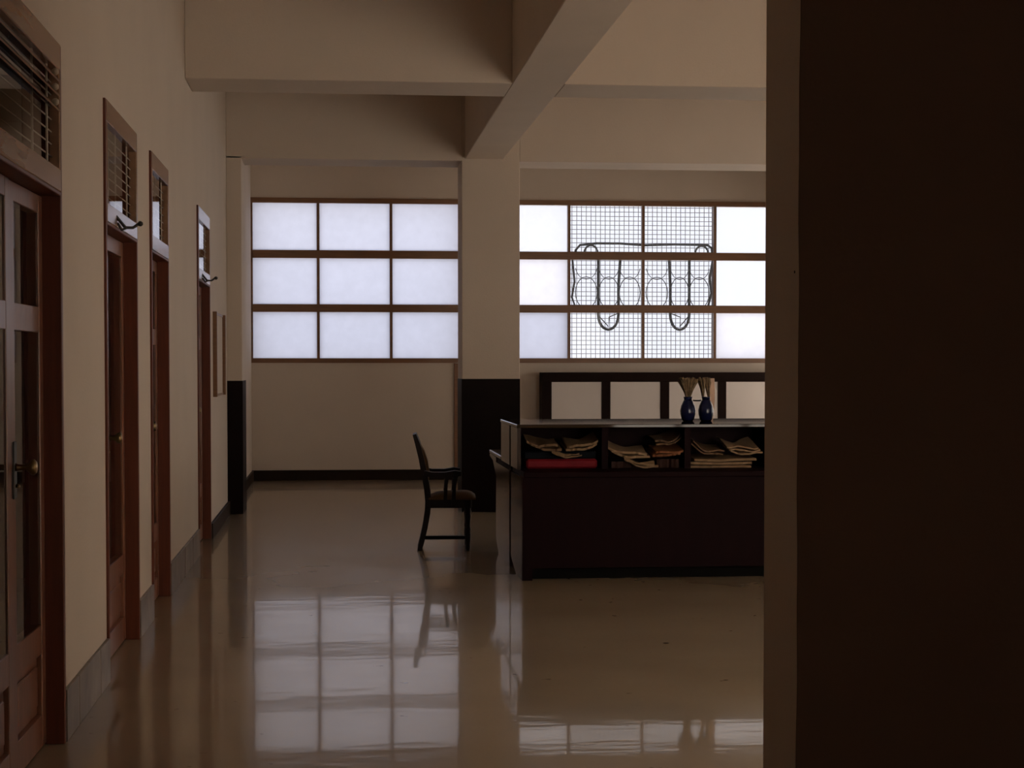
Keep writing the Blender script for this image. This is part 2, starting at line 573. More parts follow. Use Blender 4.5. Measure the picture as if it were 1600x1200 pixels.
# beams, pillar and pilaster
BZ = 3.45
struct('beam', box(BM(), 1.258, 1.635, 4.962, 16.87, BZ, ZC, bev=0.006), PLASTER, 'long plaster ceiling beam running from overhead to the pillar', 'beam')
bA = struct('beam', boxes((XL, 1.258, 12.33, 12.93, BZ, ZC), (1.635, XR, 12.33, 12.93, BZ, ZC), bev=0.004), PLASTER,
            'nearer cross beam, brightly lit to the right of the long beam', 'beam')
bB = struct('beam', boxes((XL, 1.2275, 16.87, 17.46, 3.43, ZC), (1.794, XR, 16.87, 17.46, 3.43, ZC), bev=0.004), PLASTER,
            'farther cross beam resting on the square pillar', 'beam')
pl = empty('pillar', (1.51, 17.15, 0), 'square cream pillar with black lower part between the two windows', 'pillar', None, 'structure')
obj('shaft', box(BM(), 1.2275, 1.794, 16.87, 17.44, 0, ZC, bev=0.004), PLASTER, pl)
tagit(obj('wainscot', box(BM(), 1.2235, 1.798, 16.866, 17.444, 0, 1.306, bev=0.002), BLACK, pl), 'black painted lower part')
pp = empty('pillar', (-0.975, 17.2, 0), 'shallow cream half pillar with black base against the door wall', 'pillar', None, 'structure')
obj('shaft', box(BM(), XL, -0.900, 16.87, 17.57, 0, BZ, bev=0.004), PLASTER, pp)
tagit(obj('wainscot', box(BM(), XL, -0.896, 16.866, 17.50, 0, 1.29, bev=0.002), BLACK, pp), 'black painted lower part')

# baseboards
bb = empty('baseboard_left', (XL, 8, 0), 'grey stone tile skirting along the foot of the door wall', 'skirting', None, 'structure')


def tiles(y0, y1, zt=0.2):
    n = max(1, round((y1 - y0) / 0.31))
    for k in range(n):
        a = y0 + (y1 - y0) * k / n
        b = y0 + (y1 - y0) * (k + 1) / n
        p = random.uniform(0, 0.003)
        obj('tile', box(BM(), XL, XL + 0.014 + p, a + 0.0015, b - 0.0015, 0, zt, bev=0.0015), random.choice(MARBLES), bb)


tiles(2.0, 5.255)
tiles(6.735, 7.995)
tiles(9.255, 9.935)
tiles(10.965, 13.275)
struct('baseboard_far', boxes((XL, XR, YF - 0.022, YF, 0, 0.128), (XL, -1.02, 14.515, 16.86, 0, 0.125), (XL, -1.02, 17.575, YF - 0.022, 0, 0.125), bev=0.003), BASEB,
       'nearly black baseboard along the end wall', 'skirting')
struct('trim_1', box(BM(), 1.478, 1.565, YF - 0.03, YF, 0.128, 1.46, bev=0.004), FRAMEW, 'upright brown wood strip below the first window beside the pillar', 'trim')

# ------------------------------------------------------------------ far windows


def far_window(name, x0, x1, cols, glass, label):
    r = empty(name, ((x0 + x1) / 2, YF, WZ0), label, 'window', None, 'structure')
    fy0, fy1 = YF - 0.02, YF + 0.08
    z0, z1 = WZ0, WZ1
    obj('frame', boxes((x0, x1, fy0, fy1, z1 - 0.062, z1), (x0, x1, fy0, fy1, z0, z0 + 0.058), (x0, x0 + 0.022, fy0 + .002, fy1, z0 + .058, z1 - .062), (x1 - 0.022, x1, fy0 + .002, fy1, z0 + .058, z1 - .062)), FRAMEW, r)
    rails = [(2.100, 2.196), (2.770, 2.868)]
    for a, b in rails:
        obj('rail', box(BM(), x0 + 0.022, x1 - 0.022, fy0 + 0.004, fy1, a, b, bev=0.004), FRAMEW, r)
    zs = [(z0 + 0.058, 2.100), (2.196, 2.770), (2.868, z1 - 0.062)]
    for c in cols[1:-1]:
        for a, b in zs:
            obj('glazing_bar', box(BM(), c - 0.017, c + 0.017, fy0 + 0.012, fy1 - 0.01, a, b), FRAMEW, r)
    for i in range(len(cols) - 1):
        for j, (a, b) in enumerate(zs):
            xa = cols[i] + (0.022 if i == 0 else 0.017)
            xb = cols[i + 1] - (0.022 if i == len(cols) - 2 else 0.017)
            obj('pane', pane_y(xa, xb, YF + 0.035, YF + 0.039, a, b), [glass[j][i], INNER], r)
    return r


far_window('window_1', W1[0], W1[1], [W1[0], -0.216, 0.690, W1[1]], [[FROST] * 3] * 3, 'nine frosted panes in a brown frame, left of the pillar')
far_window('window_2', W2[0], W2[1], [W2[0], 2.935, 3.885, 4.811, W2[1]],
           [[FROST, CLEAR, CLEAR, HALF], [HALF, CLEAR, CLEAR, CLEAR], [LIGHTF, CLEAR, CLEAR, CLEAR]],
           'brown framed window right of the pillar, with wire mesh behind its middle panes')

# wire mesh outside window_2
g = empty('window_guard', (3.87, YF + 0.16, WZ0), 'fine wire mesh guard outside the middle panes of the right window', 'mesh')
gx0, gx1, gz0, gz1, gy = 2.93, 4.82, 1.47, 3.50, YF + 0.14
bm = BM()
n = 31
for k in range(1, n):
    x = gx0 + (gx1 - gx0) * k / n
    box(bm, x - 0.0036, x + 0.0036, gy, gy + 0.006, gz0, gz1)
n = 36
for k in range(1, n):
    z = gz0 + (gz1 - gz0) * k / n
    box(bm, gx0, gx1, gy + 0.006, gy + 0.012, z - 0.0036, z + 0.0036)
tagit(obj('wire_mesh', bm, WIRE, g), kind='stuff')
obj('guard_frame', boxes((gx0, gx0 + .02, gy - .004, gy + .016, gz0, gz1), (gx1 - .02, gx1, gy - .004, gy + .016, gz0, gz1), (gx0, gx1, gy - .004, gy + .016, gz1 - .02, gz1), (gx0, gx1, gy - .004, gy + .016, gz0, gz0 + .02)), WIRE, g)

# wrought iron rack hung on the mesh
ir = empty('iron_rack', (3.92, gy - 0.03, 1.9), 'bent iron rack with two looped legs hanging outside the meshed window', 'rack')
iy = gy - 0.035


def P2(l):
    return [(a, iy, b) for a, b in l]


def arc(cx, cz, rx, rz, a0, a1, n=14):
    return [(cx + rx * math.cos(math.radians(a0 + (a1 - a0) * k / n)), cz + rz * math.sin(math.radians(a0 + (a1 - a0) * k / n))) for k in range(n + 1)]


obj('top_bar', tube(BM(), P2([(3.02, 2.84), (3.035, 2.90), (3.09, 2.962), (3.30, 2.985), (3.60, 2.985), (3.92, 2.965), (4.30, 2.978), (4.60, 2.975), (4.74, 2.97), (4.79, 2.93), (4.80, 2.84)]), 0.017), IRON, ir)
for cx in (3.23, 4.66):
    obj('hook', tube(BM(), P2(arc(cx, 2.86, 0.085, 0.10, 10, 170)), 0.014), IRON, ir)
for xa, xb, xc in ((3.325, 3.585, 3.61), (4.50, 4.255, 4.235)):
    cxm = (xa + xb) / 2
    rx = abs(xb - xa) / 2
    obj('looped_leg', tube(BM(), P2([(xa, 2.84), (xa, 2.5), (xa, 2.12)] + [(cxm + (1 if xa > xb else -1) * rx * math.cos(t), 2.08 - 0.19 * math.sin(t)) for t in [math.pi * k / 12 for k in range(13)]] + [(xb, 2.12), (xb, 2.45), (xc, 2.84)]), 0.019), IRON, ir)
    obj('brace', tube(BM(), P2([(xa, 2.07), (cxm, 1.93), (cxm + 0.01, 2.05), (xb, 2.10)]), 0.008), IRON, ir)
obj('side_bar', tube(BM(), P2([(2.985, 2.84), (3.02, 2.5), (2.985, 2.30), (3.03, 2.17), (3.12, 2.13)]), 0.014), IRON, ir)
obj('side_bar', tube(BM(), P2([(4.82, 2.84), (4.765, 2.55), (4.79, 2.36), (4.74, 2.17), (4.66, 2.13)]), 0.018), IRON, ir)
for cx, rx in ((3.17, 0.14), (3.46, 0.13), (3.73, 0.135), (4.08, 0.14), (4.375, 0.12), (4.63, 0.13)):
    obj('scroll', tube(BM(), P2(arc(cx, 2.36, rx, 0.20, 0, 360, 20)[:-1]), 0.006, 5, True), IRON, ir)
    obj('scroll', tube(BM(), P2(arc(cx, 2.70, rx, 0.17, 190, 350, 10)), 0.0045, 5), IRON, ir)
obj('lower_bar', tube(BM(), P2([(3.03, 2.15), (3.9, 2.14), (4.76, 2.15)]), 0.012), IRON, ir)

# ------------------------------------------------------------------ doors
XF = -1.02      # frame front
LX0, LX1 = -1.135, -1.09


def door(name, y0, y1, leaves, label, hook=False, tilted=False):
    r = empty(name, (XF, (y0 + y1) / 2, 0), label, 'door', None, 'structure')
    j = 0.035
    obj('jamb', box(BM(), XLb, XF, y0, y0 + j, 0, TZ, bev=0.003), JAMBW, r)
    obj('jamb', box(BM(), XLb, XF, y1 - j, y1, 0, TZ, bev=0.003), JAMBW, r)
    obj('lintel', box(BM(), XLb, XF + 0.001, y0 + j, y1 - j, DZ - 0.015, DZ, bev=0.003), JAMBW, r)
    # transom
    a, b = y0 + j, y1 - j
    fr = obj('transom_frame', boxes((XLb, XF + 0.002, a, b, TZ - 0.10, TZ), (XLb, XF + 0.002, a, b, DZ, DZ + 0.085),
                                    (-1.06, XF + 0.002, a, a + 0.025, DZ + 0.085, TZ - 0.10), (-1.06, XF + 0.002, b - 0.02, b, DZ + 0.085, TZ - 0.10), bev=0.003), TRANSW, r)
    z0, z1 = DZ + 0.085, TZ - 0.10
    op = b - 0.02 - (0.30 if tilted else 0.40) * (b - a) * (0.75 if tilted else 1.0)
    obj('transom_pane', pane_x(-1.040, -1.035, a + .025, op, z0, z1), [DOORG, INNER], fr)
    for k in range(1, 8):
        z = z0 + (z1 - z0) * k / 8
        obj('grille_rod', tube(BM(), [(-1.050, a + .025, z), (-1.050, b - .02, z)], 0.003, 5), ROD, fr)
    for yy in (op - 0.40 * (b - op), (op + b) / 2 + 0.01):
        obj('grille_upright', box(BM(), -1.047, -1.041, yy - 0.008, yy + 0.008, z0, z1), ROD, fr)
    if tilted:
        for k in range(3):
            zz = z1 - 0.035 - 0.055 * k
            obj('louvre', prism(BM(), [(-1.032, zz + 0.009), (-1.028, zz + 0.012), (-1.014, zz - 0.008), (-1.018, zz - 0.011)], 'Y', a + 0.03, b - 0.03), TRANSW, fr)
            obj('louvre_knob', lathe(BM(), [(0.006, -1.018), (0.012, -1.010), (0.014, -1.002), (0.008, -0.994)], b - 0.20, zz, 10, 'X'), ROD, fr)
    if hook:
        hy = y0 + 0.46
        h = tube(BM(), [(-1.025, hy - 0.10, 2.155), (-0.99, hy, 2.105), (-0.955, hy + .01, 2.105), (-0.928, hy + .015, 2.125)], [0.007, 0.008, 0.007, 0.008], 8)
        lathe(h, [(0.006, -0.934), (0.013, -0.926), (0.013, -0.916), (0.006, -0.908)], hy + .015, 2.125, 10, 'X')
        tube(h, [(-1.018, hy - 0.07, 2.12), (-1.0, hy - 0.05, 2.09), (-0.985, hy - .03, 2.10)], 0.007, 6)
        obj('stay_hook', h, IRON, r)
    # leaves: (y0, y1, panes, knob_y)
    for (la, lb, panes, ky, pan) in leaves:
        made = []
        s = 0.10
        zs = sorted(panes)
        bm = BM()
        box(bm, LX0, LX1, la, la + s, 0.008, DZ - 0.018, bev=0.003)
        box(bm, LX0, LX1, lb - s * 0.75, lb, 0.008, DZ - 0.018, bev=0.003)
        ia, ib = la + s, lb - s * 0.75
        zprev = 0.008
        rails = []
        if pan:
            rails.append((0.008, 0.13))
            rails.append((0.36, zs[0][0]))
        else:
            rails.append((0.008, zs[0][0]))
        for q in range(len(zs) - 1):
            rails.append((zs[q][1], zs[q + 1][0]))
        rails.append((zs[-1][1], DZ - 0.018))
        for ra, rb in rails:
            box(bm, LX0, LX1 - 0.001, ia, ib, ra, rb, bev=0.002)
        lf = obj('door_leaf', bm, DOORW, r)
        made.append(lf)
        for za, zb in zs:
            made.append(obj('glass_pane', pane_x(-1.101, -1.096, ia, ib, za, zb), [DOORG, INNER], lf))
        if pan:
            pnl = obj('lower_panel', boxes((-1.125, -1.110, ia, ib, 0.13, 0.36), (-1.11, -1.098, ia + .05, ib - .05, 0.17, 0.32), bev=0.004), DOORW, lf)
            made.append(pnl)
        if tilted and ky is not None:   # this leaf stands a hair ajar
            for q in made:
                for v in q.data.vertices:
                    v.co.x += 0.011 * (v.co.y + ORG[lf.name].y - lb)
        if ky is not None:
            kz = 1.085
            obj('knob_plate', box(BM(), -1.09, -1.084, ky - 0.025, ky + 0.025, kz - 0.10, kz + 0.10, bev=0.003), IRON, lf)
            obj('knob', lathe(BM(), [(0.015, -1.084), (0.011, -1.075), (0.010, -1.050), (0.018, -1.040), (0.027, -1.030), (0.028, -1.022), (0.020, -1.014), (0.006, -1.011)], ky, kz + 0.01, 14, 'X'), BRASS, lf)
            obj('thumb_turn', lathe(BM(), [(0.007, -1.084), (0.007, -1.072), (0.003, -1.070)], ky, kz - 0.055, 8, 'X'), BRASS, lf)
    SH = -0.013                       # the frames stand only a little proud of the plaster
    for c in r.children_recursive:
        for v in c.data.vertices:
            if v.co.x + ORG[r.name].x > -1.165:
                v.co.x += SH
    return r


two = [(0.47, 1.568), (1.664, 2.015)]
door('door_1', 5.26, 6.73, [(5.295, 6.035, two, None, True), (6.045, 6.695, two, 6.08, True)],
     'nearest door, a glazed double door with brass knob at the left edge', tilted=True)
door('door_2', 8.00, 9.25, [(8.04, 9.21, [(0.46, 2.005)], 8.46, True)],
     'second door from the viewer, one tall glass pane and a hook on its transom', hook=True)
door('door_3', 9.94, 10.96, [(9.98, 10.92, two, 10.05, True)], 'third door from the viewer, without a hook on its transom')
door('door_4', 13.28, 14.51, [(13.32, 14.47, two, 13.39, True)], 'farthest door, just before the framed notice board', hook=True)

# notice board
nb = empty('notice_board', (XL, 15.52, 1.17), 'slim wooden framed blank board on the wall past the last door', 'board')
Y0, Y1, Z0, Z1 = 14.95, 16.12, 1.17, 1.90
obj('backing', box(BM(), XL, XL + 0.008, Y0 + .02, Y1 - .02, Z0 + .01, Z1 - .01), PLASTER, nb)
obj('stile', box(BM(), XL, XL + 0.036, Y0, Y0 + 0.04, Z0, Z1, bev=0.002), FRAMEW, nb)
obj('stile', box(BM(), XL, XL + 0.036, Y1 - 0.04, Y1, Z0, Z1, bev=0.002), FRAMEW, nb)
obj('cross_rail', box(BM(), XL, XL + 0.014, Y0 + 0.04, Y1 - 0.04, Z1 - 0.02, Z1), FRAMEW, nb)
obj('cross_rail', box(BM(), XL, XL + 0.014, Y0 + 0.04, Y1 - 0.04, Z0, Z0 + 0.02), FRAMEW, nb)

# ------------------------------------------------------------------ low cupboard against the end wall
cb = empty('low_cupboard', (4.05, 21.5, 0), 'long low cupboard with dark frame and pale panels under the right window', 'cupboard')
cy = 21.35
cx0, cx1 = 2.555, 5.60
obj('carcass', boxes((cx0, cx1, cy + 0.03, YF - 0.03, 0.0, 0.05), (cx0, cx0 + 0.03, cy + 0.03, YF - 0.03, 0.05, 1.33), (cx1 - 0.03, cx1, cy + .03, YF - .03, 0.05, 1.33), (cx0, cx1, YF - .05, YF - .03, .05, 1.33)), DFRAME, cb)
obj('top_rail', box(BM(), cx0, cx1, cy, YF - 0.03, 1.228, 1.347, bev=0.004), DFRAME, cb)
xs = [2.555, 2.671, 3.299, 3.412, 4.044, 4.158, 4.778, 4.885, 5.50, 5.60]
for k in range(0, 10, 2):
    obj('stile', box(BM(), xs[k], xs[k + 1], cy, cy + 0.03, 0.05, 1.228, bev=0.003), DFRAME, cb)
for k in range(1, 9, 2):
    obj('door_panel', box(BM(), xs[k], xs[k + 1], cy + 0.012, cy + 0.026, 0.05, 1.228), PANELW, cb)

# ------------------------------------------------------------------ reception counter: paper cabinet (front) and writing desk (rear)
X0, X1 = 1.235, 3.62
ca = empty('pigeonhole_cabinet', (2.4, 11.9, 0), 'low dark mahogany cabinet with open paper cubbies facing the viewer', 'cabinet')
sp = [(11.47, 0.0), (11.86, 0.0), (12.205, 0.085), (12.205, 0.69), (11.47, 0.69)]
for xa in (X0, X1 - 0.07):
    obj('end_panel', prism(BM(), sp, 'X', xa, xa + 0.07), MAHOGG if xa == X0 else MAHOG, ca)
obj('edge_stile', box(BM(), X0 + 0.003, X0 + 0.07, 11.462, 11.47, 0.0, 0.69), MAHOG, ca)
obj('front_panel', box(BM(), X0 + 0.07, X1 - 0.07, 11.482, 11.50, 0.08, 0.69), MAHOG, ca)
obj('toe_kick', box(BM(), X0 + 0.07, X1 - 0.07, 11.56, 11.58, 0.0, 0.09), CORD, ca)
obj('shelf_board', box(BM(), X0 + 0.012, X1, 11.455, 12.205, 0.69, 0.728, bev=0.004), MAHOG, ca)
for xa in (X0, X1 - 0.025):
    obj('upper_side', box(BM(), xa, xa + 0.025, 11.775, 12.210, 0.728, 1.012), MAHOGG if xa == X0 else MAHOG, ca)
for xc in (1.845, 2.425, 3.005):
    obj('divider', box(BM(), xc - 0.022, xc + 0.022, 11.785, 12.19, 0.728, 1.012), MAHOG, ca)
obj('back_panel', box(BM(), X0 + 0.025, X1 - 0.025, 12.19, 12.21, 0.728, 1.012), MAHOG, ca)
obj('top_board', box(BM(), X0 - 0.004, X1, 11.765, 12.285, 1.012, 1.036, bev=0.004), TOPW, ca)

dk = empty('writing_desk', (2.4, 12.9, 0), 'dark wooden desk with writing ledge standing behind the paper cabinet', 'desk')
sd = [(12.310, 0.0), (13.13, 0.0), (13.355, 0.095), (13.355, 0.69), (12.310, 0.69)]
for xa in (X0, X1 - 0.07):
    obj('end_panel', prism(BM(), sd, 'X', xa, xa + 0.07), MAHOGG, dk)
obj('back_panel', box(BM(), X0 + 0.07, X1 - 0.07, 12.33, 12.35, 0.02, 0.69), MAHOG, dk)
obj('upper_side', box(BM(), X0, X0 + 0.03, 12.305, 12.935, 0.728, 1.012), MAHOGG, dk)
obj('upper_side', box(BM(), X1 - 0.03, X1, 12.305, 12.935, 0.728, 1.012), MAHOG, dk)
obj('hutch_back', box(BM(), X0 + 0.03, X1 - 0.03, 12.915, 12.935, 0.728, 1.012), MAHOG, dk)
obj('hutch_top', box(BM(), X0 - 0.004, X1, 12.287, 12.945, 1.012, 1.036, bev=0.004), TOPW, dk)
obj('waist_board', box(BM(), X0 + 0.012, X1, 12.312, 13.35, 0.69, 0.728), MAHOG, dk)
obj('writing_ledge', box(BM(), X0 - 0.002, X1, 12.936, 13.91, 0.7285, 0.760, bev=0.006), MAHOGG, dk)
for xa in (X0, X1 - 0.05):
    obj('ledge_bracket', prism(BM(), [(13.356, 0.60), (13.40, 0.60), (13.62, 0.69), (13.90, 0.712), (13.90, 0.7285), (13.356, 0.7285)], 'X', xa, xa + 0.05), MAHOGG, dk)

# ------------------------------------------------------------------ papers in the cubbies


def sheaf(name, x0, x1, y0, y1, z0, t, m, label, group=None, curl=(0.03, 0.02), ph=0.0, rot=0.0, cat='papers', n=4, tilt=0.036, rumple=1.0):
    """A loose sheaf: a few rumpled sheets lying on one another, resting at z0."""
    nx, ny = 14, 4
    bm = BM()
    rnd = random.Random(int(ph * 100) + 5)
    cx, cyy = (x0 + x1) / 2, (y0 + y1) / 2
    th = t / n
    for q in range(n):
        a = rot + rnd.uniform(-0.06, 0.06) * (1 if n > 1 else 0)
        sx, sy = (rnd.uniform(-0.02, 0.02), rnd.uniform(-0.008, 0.0)) if n > 1 else (0, 0)
        c0, c1 = curl[0] * rnd.uniform(0.7, 1.05), curl[1] * rnd.uniform(0.7, 1.05)
        jit = [rnd.uniform(-1, 1) for _ in range(nx + 1)]
        p1, p2 = rnd.uniform(0, 6), rnd.uniform(0, 6)
        gap = 0.0 if q == 0 else q * th * 1.25

        def pt(i, j, up_):
            u, v = i / nx, j / ny
            x = x0 + (x1 - x0) * u
            yy = y0 + (y1 - y0) * v + (0.008 * jit[i] if j == 0 else 0)
            e = abs(2 * u - 1) ** 1.6
            h = (c0 if u < 0.5 else c1) * e
            h += 0.007 * rumple * (1 + math.sin(u * 6 + p1 + v * 3)) * (0.4 + q * 0.6) + 0.0012 * rumple * (1 + math.sin(u * 17 + p2))
            h += tilt * v
            dx, dy = x - cx + sx, yy - cyy + sy
            return (cx + dx * math.cos(a) - dy * math.sin(a), max(11.785, cyy + dx * math.sin(a) + dy * math.cos(a)), max(z0, z0 + h + gap) + (th * 0.9 if up_ else 0))
        T = [[bm.verts.new(pt(i, j, True)) for j in range(ny + 1)] for i in range(nx + 1)]
        B = [[bm.verts.new(pt(i, j, False)) for j in range(ny + 1)] for i in range(nx + 1)]
        for i in range(nx):
            for j in range(ny):
                bm.faces.new((T[i][j], T[i + 1][j], T[i + 1][j + 1], T[i][j + 1]))
                bm.faces.new((B[i][j], B[i][j + 1], B[i + 1][j + 1], B[i + 1][j]))
        for i in range(nx):
            bm.faces.new((T[i][0], B[i][0], B[i + 1][0], T[i + 1][0]))
            bm.faces.new((T[i][ny], T[i + 1][ny], B[i + 1][ny], B[i][ny]))
        for j in range(ny):
            bm.faces.new((T[0][j], T[0][j + 1], B[0][j + 1], B[0][j]))
            bm.faces.new((T[nx][j], B[nx][j], B[nx][j + 1], T[nx][j + 1]))
    return tagit(obj(name, bm, m), label, cat, group)


S0 = 0.728
G1, G2, G3 = 'papers in the first cubby', 'papers in the second cubby', 'papers in the third cubby'
tagit(obj('red_folder', box(BM(), 1.305, 1.80, 11.83, 12.16, S0 + 0.0005, S0 + 0.066, bev=0.014), RED), 'red cloth bundle lying at the bottom of the first cubby', 'folder', G1)
tagit(obj('ledger', box(BM(), 1.295, 1.795, 11.86, 12.18, S0 + 0.067, S0 + 0.118, bev=0.006), LEDGER), 'blue black ledger lying on the red bundle', 'book', G1)
Z = S0 + 0.119
sheaf('paper_sheaf', 1.32, 1.535, 11.82, 12.10, Z, 0.036, PAPERS[1], 'drooping papers on the dark ledger, curling up at the left', G1, (0.040, 0.0), 0.3, 0.02, n=2)
sheaf('paper_sheaf', 1.585, 1.80, 11.81, 12.08, Z, 0.034, PAPERS[0], 'papers on the dark ledger rising at the right', G1, (0.0, 0.045), 1.2, -0.02, n=2)
sheaf('loose_sheet', 1.48, 1.67, 11.79, 11.828, S0 + 0.072, 0.010, PAPERS[0], 'small crumpled slip hanging over the front of the red bundle', G1, (0.035, 0.012), 2.1, -0.1, n=2, tilt=0.01)
sheaf('parcel', 1.90, 2.09, 11.84, 12.10, S0, 0.050, DKPAPER, 'dark brown parcel under the papers at the left of the second cubby', G2, (0.0, 0.0), 0.5, 0, 'parcel', n=1, tilt=0.0, rumple=0.5)
sheaf('parcel', 2.22, 2.375, 11.84, 12.10, S0, 0.066, DKPAPER, 'dark brown parcel under the papers at the right of the second cubby', G2, (0.0, 0.0), 1.5, 0, 'parcel', n=1, tilt=0.0, rumple=0.5)
sheaf('paper_sheaf', 1.90, 2.17, 11.85, 12.10, S0 + 0.064, 0.034, PAPERS[2], 'cream papers draped over the left dark parcel', G2, (0.050, 0.0), 2.6, -0.03, n=2)
sheaf('paper_sheaf', 2.00, 2.21, 11.79, 11.832, S0 + 0.001, 0.024, PAPERS[0], 'crumpled slip lying at the front of the second cubby', G2, (0.040, 0.0), 3.3, -0.03, n=2, tilt=0.01)
sheaf('envelope', 2.19, 2.385, 11.81, 12.05, S0 + 0.080, 0.030, MANILA, 'orange brown envelope on the right dark parcel', G2, (0.0, 0.012), 4.4, 0.02, 'envelope', n=2, rumple=0.5)
sheaf('paper_sheaf', 2.20, 2.38, 11.90, 12.15, S0 + 0.152, 0.024, PAPERS[1], 'brown paper standing up behind the orange envelope', G2, (0.0, 0.055), 5.2, 0.0, n=2)
sheaf('paper_sheaf', 2.465, 2.90, 11.80, 12.12, S0, 0.052, PAPERS[0], 'thick flat pile of papers at the bottom of the third cubby', G3, (0.0, 0.0), 6.1, 0.0, n=3, tilt=0.02, rumple=0.35)
sheaf('paper_sheaf', 2.48, 2.70, 11.84, 12.14, S0 + 0.085, 0.024, PAPERS[1], 'papers curling up at the left of the third cubby', G3, (0.075, 0.0), 7.3, 0.0, n=2)
sheaf('paper_sheaf', 2.72, 2.945, 11.81, 12.10, S0 + 0.085, 0.034, PAPERS[2], 'papers rising in a peak at the right of the third cubby', G3, (0.02, 0.015), 8.15, 0.02, n=3, rumple=1.3)

# ------------------------------------------------------------------ vases on the counter
VYc, ZT = 12.40, 1.0362
for xc, lab1, lab2 in ((2.552, 'dark blue vase on the counter holding the fuller, unbroken sheaf of grass', 'fuller, unbroken sheaf of dried grass flaring from a dark blue vase'),
                       (2.686, 'dark blue vase on the counter just before the peach card', 'forked sheaf of dried grass in the vase before the peach card')):
    v = empty('vase', (xc, VYc, ZT), lab1, 'vase', 'pair of vases on the counter')
    obj('body', lathe(BM(), [(0.036, ZT), (0.046, ZT + 0.012), (0.055, ZT + 0.05), (0.057, ZT + 0.075), (0.050, ZT + 0.110), (0.036, ZT + 0.140), (0.028, ZT + 0.156)], xc, VYc, 20), NAVY, v)
    obj('neck', lathe(BM(), [(0.028, ZT + 0.156), (0.030, ZT + 0.168), (0.034, ZT + 0.176), (0.030, ZT + 0.176), (0.022, ZT + 0.165)], xc, VYc, 20), NAVY, v)
    bm = BM()
    first = xc < 2.6
    for k in range(95):
        a, b = random.uniform(-1, 1), random.uniform(-1, 1)
        tz = ZT + random.uniform(0.285, 0.318)
        if first:
            top = Vector((xc + a * 0.064, VYc + b * 0.05, tz))
            bot = Vector((xc + a * 0.016, VYc + b * 0.012, ZT + 0.1775))
        elif a < 0:      # two bundles, parted at the neck and meeting above
            top = Vector((xc - 0.028 + (a + 0.5) * 0.050, VYc + b * 0.04, tz))
            bot = Vector((xc - 0.022 + (a + 0.5) * 0.010, VYc + b * 0.008, ZT + 0.1775))
        else:
            top = Vector((xc + 0.010 + (a - 0.5) * 0.040, VYc + b * 0.04, tz))
            bot = Vector((xc + 0.021 + (a - 0.5) * 0.012, VYc + b * 0.008, ZT + 0.1775))
        mid = bot.lerp(top, 0.5) + Vector((-a * 0.004, 0, 0))
        tube(bm, [bot, mid, top], [0.0035, 0.0045, 0.0075], 4)
    tagit(obj('dried_bouquet', bm, GRASS), lab2, 'dried grass', 'dried grass in the two vases')
tagit(obj('tie_cord', tube(BM(), [(2.552 + 0.038, VYc, ZT + 0.150), (2.60, VYc - 0.004, ZT + 0.148), (2.635, VYc - 0.004, ZT + 0.148), (2.686 - 0.038, VYc, ZT + 0.150)], 0.006, 6), CORD),
      'short black cord linking the necks of the two vases', 'cord')
bm = BM()
pts = []
for k in range(13):
    u = k / 12
    pts.append((2.735 + 0.028 * math.sin(u * 3.0) * 0.4 + 0.01 * u, ZT + 0.31 * u))
for i, off in enumerate((0.0,)):
    A = [bm.verts.new((x - 0.028, VYc + 0.075 - 0.015 * math.sin(z * 9), z)) for x, z in pts]
    B = [bm.verts.new((x + 0.026, VYc + 0.105 - 0.015 * math.sin(z * 9), z)) for x, z in pts]
    C2 = [bm.verts.new((x + 0.026, VYc + 0.109 - 0.015 * math.sin(z * 9), z)) for x, z in pts]
    D = [bm.verts.new((x - 0.028, VYc + 0.079 - 0.015 * math.sin(z * 9), z)) for x, z in pts]
    R = [A, B, C2, D]
    for k in range(12):
        for q in range(4):
            f = bm.faces.new((R[q][k], R[(q + 1) % 4][k], R[(q + 1) % 4][k + 1], R[q][k + 1]))
    bm.faces.new((A[0], B[0], C2[0], D[0]))
    bm.faces.new((A[12], B[12], C2[12], D[12]))
tagit(obj('peach_card', bm, CARD), 'tall peach coloured card standing upright behind the second blue vase', 'card')

# ------------------------------------------------------------------ armchair at the desk
ch = empty('armchair', (0.87, 13.60, 0), 'dark wooden armchair with olive seat standing before the desk', 'chair')
CYN, CYR = 13.34, 13.78       # near and far side
# rear posts, one bent piece from floor to crest
path = [(0.652, 0.0), (0.672, 0.07), (0.697, 0.18), (0.715, 0.29), (0.722, 0.385), (0.712, 0.48), (0.692, 0.60), (0.668, 0.72), (0.640, 0.83), (0.615, 0.905)]
wid = [0.017, 0.019, 0.020, 0.022, 0.024, 0.023, 0.023, 0.021, 0.019, 0.014]
for ya in (CYN + 0.03, CYR - 0.07):
    obj('rear_leg', sweep(BM(), path, wid, ya, ya + 0.04), CHAIRW, ch)
ch.rotation_euler.z = math.radians(-3.2)
obj('crest_rail', sweep(BM(), path[-3:], [0.016, 0.018, 0.014], CYN + 0.07, CYR - 0.07), CHAIRW, ch)
obj('back_rail', sweep(BM(), [(0.716, 0.46), (0.706, 0.52)], [0.016, 0.016], CYN + 0.07, CYR - 0.07), CHAIRW, ch)
bp = [(0.712, 0.535), (0.703, 0.60), (0.688, 0.68), (0.666, 0.76), (0.645, 0.82)]
obj('back_pad', sweep(BM(), bp, [0.016, 0.028, 0.032, 0.028, 0.014], CYN + 0.08, CYR - 0.08), SEATF, ch)
